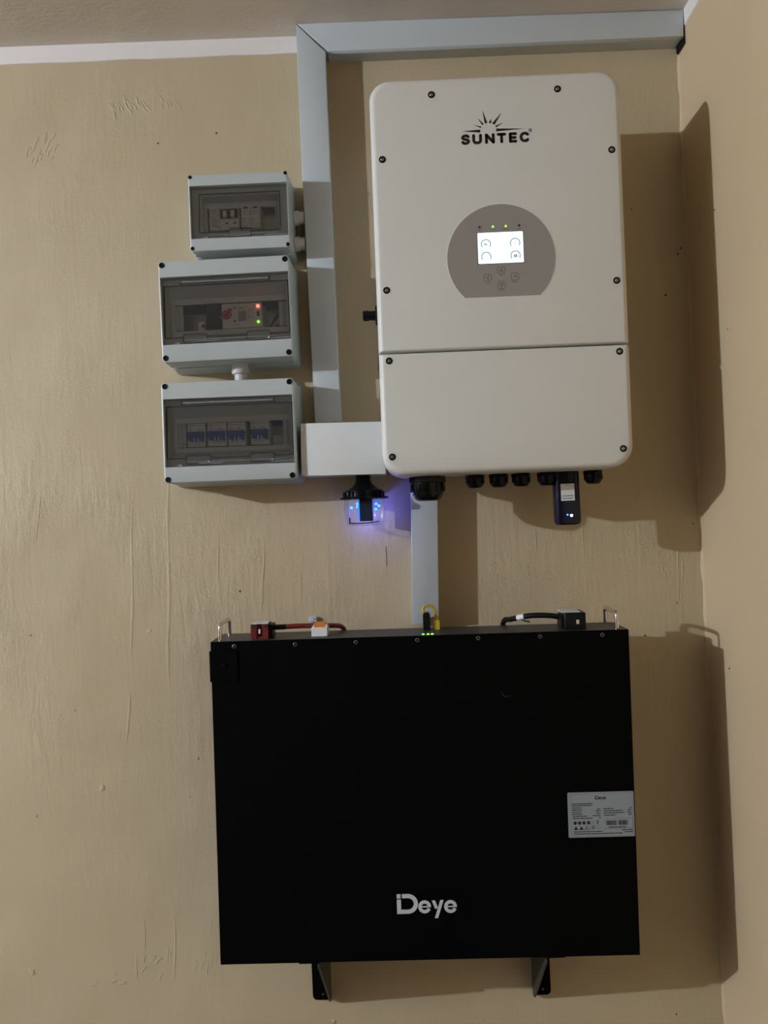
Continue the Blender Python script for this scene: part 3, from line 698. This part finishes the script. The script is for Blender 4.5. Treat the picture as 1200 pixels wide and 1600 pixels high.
# ------------------------------------------------------------------ blue lamp in a clear cup under the wide trunking
t = thing('indicator_lamp', -.0605, .0832, 'small lamp glowing blue in a clear cup under the wide white trunking', 'lamp')
bd = .049
b = MB(); b.lathe([(.0140, 0), (.0140, -.010), (.0165, -.017), (.0225, -.0235), (.030, -.0285), (.030, -.030)], (0, bd, 0), 'v', 24); b.build('neck', M['blackg'], t, ang=40)
b = MB(); b.lathe([(.030, -.0285), (.0360, -.0305), (.0370, -.0335), (.0375, -.0425)], (0, bd, 0), 'v', 24)
for k in range(12):
    a = 2 * PI * k / 12; x, y = .0372 * math.cos(a), .0372 * math.sin(a); b.box(x - .0018, x + .0018, bd + y - .0018, bd + y + .0018, -.0425, -.0325)
b.build('screw_cap', M['blackg'], t)
b = MB(); b.lathe([(.0375, -.0415), (.0455, -.0425), (.0462, -.0445), (.0455, -.0468), (.036, -.0468)], (0, bd, 0), 'v', 32); b.build('flange', M['blackg'], t)
b = MB(); b.lathe([(.0385, -.0468), (.0385, -.062), (.0372, -.085), (.0345, -.0935), (.029, -.0965)], (0, bd, 0), 'v', 32, cap0=False, cap1=True)
b.build('clear_cup', M['cup'], t, ang=60)
b = MB(); b.rr([(bd - .012, -.0090, .0155, -.088, -.0468, .001), (bd + .012, -.0090, .0155, -.088, -.0468, .001), (bd + .013, -.0080, .0145, -.087, -.0478, .001)]); b.build('inner_module', M['module'], t)
for u, dd, v in ((-.0125, .006, -.0600), (-.0245, .004, -.0615), (-.0120, .010, -.0545), (.0225, .006, -.0560), (.0275, .002, -.0600), (.0215, .006, -.0660)):
    b = MB(); b.lathe([(.0024, -.0024), (.0026, .0), (.0020, .0022)], (u, bd + dd, v), 'v', 10); b.build('blue_diode', M['ledb'], t)
b = MB(); b.box(-.0118, -.0092, bd - .01, bd + .012, -.085, -.049); b.build('light_guide', emit('lit_guide', (.02, .22, .9), 1.3), t)
b = MB(); b.box(-.029, -.0265, bd + .016, bd + .019, -.092, -.080); b.tube(curve([(-.028, bd + .018, -.0905), (-.01, bd + .026, -.0915), (.012, bd + .025, -.091), (.026, bd + .015, -.089)]), .0011); b.build('retaining_clip', M['black'], t)
l1 = point_light('blue_diode_light', (-.0605 + .026, -bd - .004, ZC + .0832 - .060), 0.12, (0.10, 0.12, 1.0), .003); l1.parent = t; l1.location = (.0290, -bd + .004, -.060)
l2 = point_light('blue_diode_light', (0, 0, 0), 0.05, (0.12, 0.14, 1.0), .003); l2.parent = t; l2.location = (-.002, -bd + .018, -.091)

# ------------------------------------------------------------------ battery
BD = .1715
bat = thing('battery', .0248, -.4854, 'large black wall-mounted battery with a silver printed logo low on its front', 'battery', -.688)
U, V = .3613, .279
b = MB(); b.box(-U + .002, U - .002, .075, BD - .003, -V + .001, V - .0002); b.build('case', M['batg'], bat)  # greyer than the front panel: the top's grazing sheen put into the colour
b = MB(); b.rr([(BD - .004, -U, U, -V, V, .0012), (BD - .001, -U, U, -V, V, .0012), (BD, -U + .001, U - .001, -V + .001, V - .001, .0012)], seg=2); b.box(-U, -U + .002, .08, BD - .003, -V, V - .0004); b.box(U - .002, U, .08, BD - .003, -V, V - .0004); b.box(-U, U, .08, BD - .003, -V, -V + .002)
b.build('front_panel', M['bat'], bat)
for v in (.08, -.15):
    b = MB(); b.box(-.25, .25, .0, .077, v - .03, v + .03); b.build('hanging_rail', M['batg'], bat)
first = None
for u, v in ((-.3199, .2705), (-.2142, .2706), (-.1088, .2713), (-.0025, .2719), (.1023, .2721), (.2091, .2716), (.3156, .2711)):
    if first is None:
        b = MB(); b.lathe([(.0036, 0), (.0036, .0010), (.0028, .0015), (.0022, .0015), (.0020, .0009)], (0, 0, 0), 'd', 14, cap1=False); b.lathe([(.0020, .0006), (.0020, .0009)], (0, 0, 0), 'd', 14, 1); first = b.build('screw', [M['screwd'], M['black']], bat); first.location = (u, -BD, v)
    else: dup(first, bat, u, BD, v)
for sg, nm in ((-1, 'left'), (1, 'right')):
    x = -.3465 if sg < 0 else .3443
    b = MB(); z0, z1 = V - .0005, .3075
    pth = [(x, .160, z0), (x, .160, z1 - .007)] + [(x, .160 - .007 + .007 * math.cos(math.radians(a)), z1 - .007 + .007 * math.sin(math.radians(a))) for a in (30, 60, 90)] + [(x, .092 - .007 * math.sin(math.radians(a)), z1 - .007 + .007 * math.cos(math.radians(a))) for a in (0, 30, 60, 90)] + [(x, .085, z0)]
    b.tube(pth, .0036, 12); b.build('handle', M['steel'], bat, ang=60)
# corner brackets wrapped round the top corners
b = MB(); b.box(-.3632, -.3150, BD, BD + .0022, .2103, .2630); b.box(-.3632, -.3612, .09, BD + .001, .2103, .2630)
cb = b.build('corner_bracket', M['bat'], bat, smooth=False)
b = MB(); b.lathe([(.0052, 0), (.0052, .0014), (.0036, .0024), (.0014, .0024)], (-.3376, BD + .0022, .2377), 'd', 6); b.build('bolt', M['bat'], cb)
b = MB(); b.box(U, U + .0018, .09, BD - .01, .2136, .2676); b.build('corner_bracket', M['bat'], bat, smooth=False)
# status lights on the top edge
for i, u in enumerate((.0084, .0168, .0242)):
    b = MB(); b.lathe([(.0024, 0), (.0022, .0012), (.0008, .0018)], (u, .158, V - .0002), 'v', 12); b.build('status_light', M['ledg'], bat)
# wordmark
def wordmark(b, d, sc=1.0, ou=0.0, ov=0.0):
    Tt, Bb, l = -.1644, -.1984, -.0528
    def q(pts): return [(ou + u * sc, ov + v * sc) for u, v in pts]
    th = .0003
    b.prism(q([(l, Tt - .0076), (l + .0067, Tt - .0076), (l + .0067, Tt), (l, Tt)]), d, d + th)
    s = .0072; cx = -.0165 - s / 2 - .0134; cy = (Tt + Bb) / 2
    b.stroke(q([(l + s / 2, Tt - .0094), (l + s / 2, Bb + s / 2)] + arc(cx, cy, .0134, -90, 90, 16) + [(l + .0090, Tt - s / 2)]), s * sc, d, th)
    for cu, cv in ((-.0051, -.1872), (.0394, -.1878)):
        b.stroke(q(arc(cu, cv, .0083, 3, 338, 26)), .0056 * sc, d, th)
        b.prism(q([(cu - .0070, cv - .0010), (cu + .0108, cv - .0010), (cu + .0108, cv + .0012), (cu - .0070, cv + .0012)]), d, d + th + .0001)
    b.prism(q([(.0073, -.1767), (.0131, -.1767), (.0176, -.1897), (.0128, -.1913)]), d, d + th)
    b.prism(q([(.0222, -.1762), (.0278, -.1762), (.0174, -.2070), (.0117, -.2070)]), d, d + th)
b = MB(); wordmark(b, BD); b.build('wordmark', M['inkl'], bat, smooth=False)
# nameplate
b = MB(); b.prism(rrect(.2462, .3594, -.0751, .0021, .002), BD, BD + .0005); pl = b.build('nameplate', M['plate'], bat, smooth=False)
b = MB(); PD = BD + .0005
kx = .1374e-3
def pu(c): return .2465 + (c - 207) * kx
def pvv(r): return .0021 - (r - 140) * kx
wordmark(b, PD, .185, .3028, -.0075 + .0336)
def bar(c0, c1, r, h=10, mi=0): b.box(pu(c0), pu(c1), PD, PD + .0001, pvv(r + h / 2), pvv(r - h / 2), mi)
def words(c0, c1, r, h=11):
    c = c0
    while c < c1:
        e = min(c1, c + random.uniform(22, 60)); bar(c, e, r, h, 0); c = e + 5
for c0, c1, r in ((255, 515, 282), (255, 505, 305), (255, 375, 332), (255, 385, 358), (255, 375, 386), (255, 385, 412), (260, 445, 438), (262, 512, 464), (650, 770, 350), (650, 885, 376), (650, 905, 403), (652, 800, 432),
                  (270, 630, 632), (270, 880, 658), (870, 1000, 618), (900, 1005, 645)): words(c0, c1, r)
for c0, c1, r in ((570, 610, 352), (548, 610, 376), (560, 612, 406), (510, 612, 434), (588, 612, 460), (975, 1000, 343), (950, 1000, 368), (945, 1000, 396), (955, 1000, 425)): words(c0, c1, r)
for k, c in enumerate((290, 345, 400, 458)): b.prism(circ(pu(c), pvv(521), 22 * kx, 12), PD, PD + .0001)
b.stroke(arc(pu(515), pvv(521), 16 * kx, 0, 360, 10), 4 * kx, PD, .0001, 1); bar(560, 580, 503, 12); bar(565, 577, 522, 40)
for c in (298, 366): b.prism([(pu(c - 28), pvv(607)), (pu(c + 28), pvv(607)), (pu(c), pvv(560))], PD, PD + .0001)
b.stroke([(pu(410), pvv(604)), (pu(460), pvv(604)), (pu(435), pvv(563))], 6 * kx, PD, .0001, 0, closed=True)
for c in (480, 548): b.stroke(rrect(pu(c), pu(c + 48), pvv(600), pvv(560), .0005, 1), 4 * kx, PD, .0001, 1, closed=True)
bar(500, 528, 580, 34, 1)
c = 675
while c < 945:
    wd = random.choice((3, 3, 5, 7)); 
    if not 805 < c < 825: bar(c, min(945, c + wd), 528, 58, 2)
    c += wd + random.choice((2, 3, 4))
for c in range(710, 925, 18): bar(c, c + 13, 583, 14, 2)
b.stroke([(pu(640), pvv(598)), (pu(1008), pvv(598)), (pu(1005), pvv(478)), (pu(665), pvv(480))], 3 * kx, PD, .0001, 1)
b.stroke(rrect(pu(238), pu(1012), pvv(690), pvv(160), .002, 2), 2.5 * kx, PD, .0001, 1, closed=True)
b.build('plate_print', [M['ink'], M['inkg'], M['ink']], pl, smooth=False)
# small curved grey mark on the black front
b = MB(); b.stroke([(.1398, .1775), (.1420, .1725), (.1460, .1700), (.1505, .1705), (.1540, .1715)], .0011, BD, .0002); b.build('face_mark', mat('mark_grey', (.05, .05, .05), .5), bat, smooth=False)

# wall brackets carrying the battery
def bracket(u0, u1, gu, label):
    t = thing('support_bracket', (u0 + u1) / 2, -.8476 if gu == 'r' else -.8526, label, 'bracket', 0, 'brackets under the battery')
    c = (u0 + u1) / 2; a, e = u0 - c, u1 - c
    left = gu == 'r'
    rad = (.001, .001, .001, .009) if left else (.001, .001, .009, .001)
    b = MB(); b.prism(rrect(a, e, -.0825, .0845, rad), 0, .004); b.build('wall_plate', M['bat'], t)
    g0, g1 = (e - .004, e) if left else (a, a + .004)
    b = MB(); side = [(.004, -.0815), (.012, -.0815), (.163, .0735), (.163, .0795), (.004, .0795)]
    L = [[(g, d, v) for d, v in side] for g in (g0, g1)]; b.loops(L); b.build('gusset', M['batg'], t, smooth=False)  # light on this side put into the colour, greyer than the plate
    b = MB(); b.box(a, e, .004, .163, .0795, .0845); b.build('shelf_arm', M['bat'], t)
    b = MB(); b.lathe([(.0055, .004), (.0055, .006), (.004, .0075)], ((a + e) / 2 + (.008 if left else 0), 0, .005 if left else .03), 'd', 6); b.build('bolt', M['screw'], t)
    b = MB(); b.lathe([(.0022, .004), (.0020, .0055)], ((a + e) / 2 + .002, 0, -.071), 'd', 10); b.build('bolt', M['screw'], t)
bracket(-.2050, -.1690, 'r', 'left black steel bracket under the battery')
bracket(.2215, .2560, 'l', 'right black steel bracket under the battery')

# ------------------------------------------------------------------ cables and plugs on the battery top
ar = math.radians(-.688)
def bt(u, d, v):  # battery-local to wall-frame (u, v)
    return (.0248 + u * math.cos(ar) - v * math.sin(ar), d, -.4854 + u * math.sin(ar) + v * math.cos(ar))
def on_bat(name, label, cat, group=None):
    t = thing(name, .0248, -.4854, label, cat, -.688, group); return t
TV = V + .0002
# red power cable
t = on_bat('power_cable', 'red power cable with a red connector block on the battery top', 'power cable', 'power cables on the battery')
b = MB(); x0, x1 = -.2938, -.2632
b.box(x0, x0 + .0105, .118, .155, TV, .3052); b.box(x1 - .0105, x1, .118, .155, TV, .3052); b.box(x0 + .0105, x1 - .0105, .118, .148, TV, .2985); b.box(x0, x1, .118, .150, .2985, .3030); b.box(x0 + .010, x1 - .010, .118, .1535, TV, .283)
con = b.build('connector', M['red'], t, smooth=False)
b = MB(); b.box(x0 + .0005, x1 - .0005, .119, .152, .3052, .3068); b.build('connector_cover', M['boxin'], t)
b = MB(); b.box(-.2799, -.2768, .150, .156, .2890, .2965); b.build('contact_pin', M['white'], t)
for k in (x0 + .0015, x1 - .0085):
    b = MB(); b.box(k, k + .0065, .155, .1554, .2985, .3045); b.build('connector_slot', M['dark'], t)
b = MB(); b.rr([(.119, x1, x1 + .0075, TV + .001, .3035, .002), (.150, x1, x1 + .0075, TV + .001, .3035, .002)]); b.build('connector_boot', M['black'], t)
c = curve([(x1 + .006, .135, .2965), (-.245, .134, .2965), (-.2352, .132, .2964)])
b = MB(); b.tube(c, .0047, 12); b.build('heat_shrink', M['black'], t)
c = curve([(-.2354, .132, .2964), (-.21, .126, .2962), (-.187, .120, .2950), (-.160, .110, .2930), (-.147, .095, .2905), (-.139, .077, .2850), (-.1355, .066, .272), (-.1345, .062, .22)])
b = MB(); b.tube(c, .0044, 12); b.build('cable', M['redc'], t)
# black power cable
t = on_bat('power_cable', 'black power cable with white tape and a black connector on the battery top', 'power cable', 'power cables on the battery')
b = MB(); x0, x1 = .2555, .2925
b.rr([(.112, x0, x1, TV, .3085, .0015), (.154, x0, x1, TV, .3085, .0015), (.155, x0 + .001, x1 - .001, TV + .001, .3075, .0015)], seg=2); b.box(x0 - .005, x0, .115, .148, TV + .001, .304); b.build('connector', M['black'], t)
b = MB(); b.box(x0 - .004, x1 - .008, .113, .150, .3085, .3098); b.build('connector_cover', M['boxin'], t)
b = MB(); b.box(.2755, .2805, .155, .1562, .2890, .2962); b.build('contact_pin', M['steel'], t)
c = [(x0 - .004, .13, .2985), (.235, .128, .3012), (.210, .122, .3016), (.192, .115, .2992), (.1785, .104, .2952), (.1690, .09, .2912), (.1625, .074, .2880), (.160, .060, .272), (.159, .058, .22)]
c = curve(c)
b = MB(); b.tube(c, .0049, 12); b.build('cable', M['black'], t)
b = MB(); b.tube([p for p in c if .1800 < p[0] < .1925], .0054, 12); b.build('white_tape', M['white'], t)
b = MB(); b.tube([(.188, .112, .2935), (.195, .113, .2905), (.202, .114, .2895)], .0014, 6); b.build('cable_tie', M['black'], t)
# white lever terminal
t = on_bat('terminal_block', 'small white terminal block with an orange lever on the battery top', 'terminal block')
b = MB(); b.rr([(.120, -.1878, -.1595, TV, .2955, .001), (.148, -.1878, -.1595, TV, .2955, .001), (.149, -.1870, -.1603, TV + .001, .2947, .001)], seg=2); b.box(-.1852, -.1830, .125, .147, .2955, .2988); b.box(-.1632, -.1600, .125, .147, .2955, .2990); b.build('body', M['white'], t)
b = MB(); b.loops([[(x, d, v) for d, v in ((.122, .2955), (.146, .2955), (.146, .2985), (.138, .3020), (.126, .3032))] for x in (-.1828, -.1634)]); b.build('lever', M['orange'], t, smooth=False)
# yellow network lead with a black plug
t = on_bat('network_cable', 'yellow network lead looped over a black plug on the battery top', 'network cable')
b = MB(); b.box(.0105, .0232, .098, .112, TV, .3075); b.box(.0120, .0218, .1, .110, .3075, .3110); b.build('plug', M['black'], t)
b = MB(); b.tube(curve([(.0160, .105, .3105), (.0120, .106, .3125), (.0108, .106, .3165), (.0135, .105, .3215), (.0200, .104, .3228), (.0275, .103, .3205), (.0322, .102, .3150), (.0340, .101, .3080), (.0345, .10, .3020)]), .0026, 10); b.build('cable', M['yellow'], t)
b = MB(); b.rr([(.093, .0292, .0402, TV, .2965, .0015), (.107, .0292, .0402, TV, .2965, .0015)], seg=2); b.lathe([(.0050, .0), (.0046, .003), (.0036, .006), (.0030, .009)], (.0346, .10, .2960), 'v', 12); b.build('boot', M['yellow'], t)
# pale clip on the wall behind the red cable
t = thing('cable_clip', -.1717, -.1915, 'tiny pale blue clip on the wall behind the red cable', 'clip')
b = MB(); b.rr([(0, -.0075, .0075, -.005, .005, .0015), (.006, -.0075, .0075, -.005, .005, .0015), (.008, -.006, .006, -.004, .004, .0015)], seg=2); b.build('clip_body', M['clip'], t)
b = MB(); b.lathe([(.0014, .008), (.0011, .0092)], (.0022, 0, .0005), 'd', 8); b.build('nail_head', M['screw'], t)
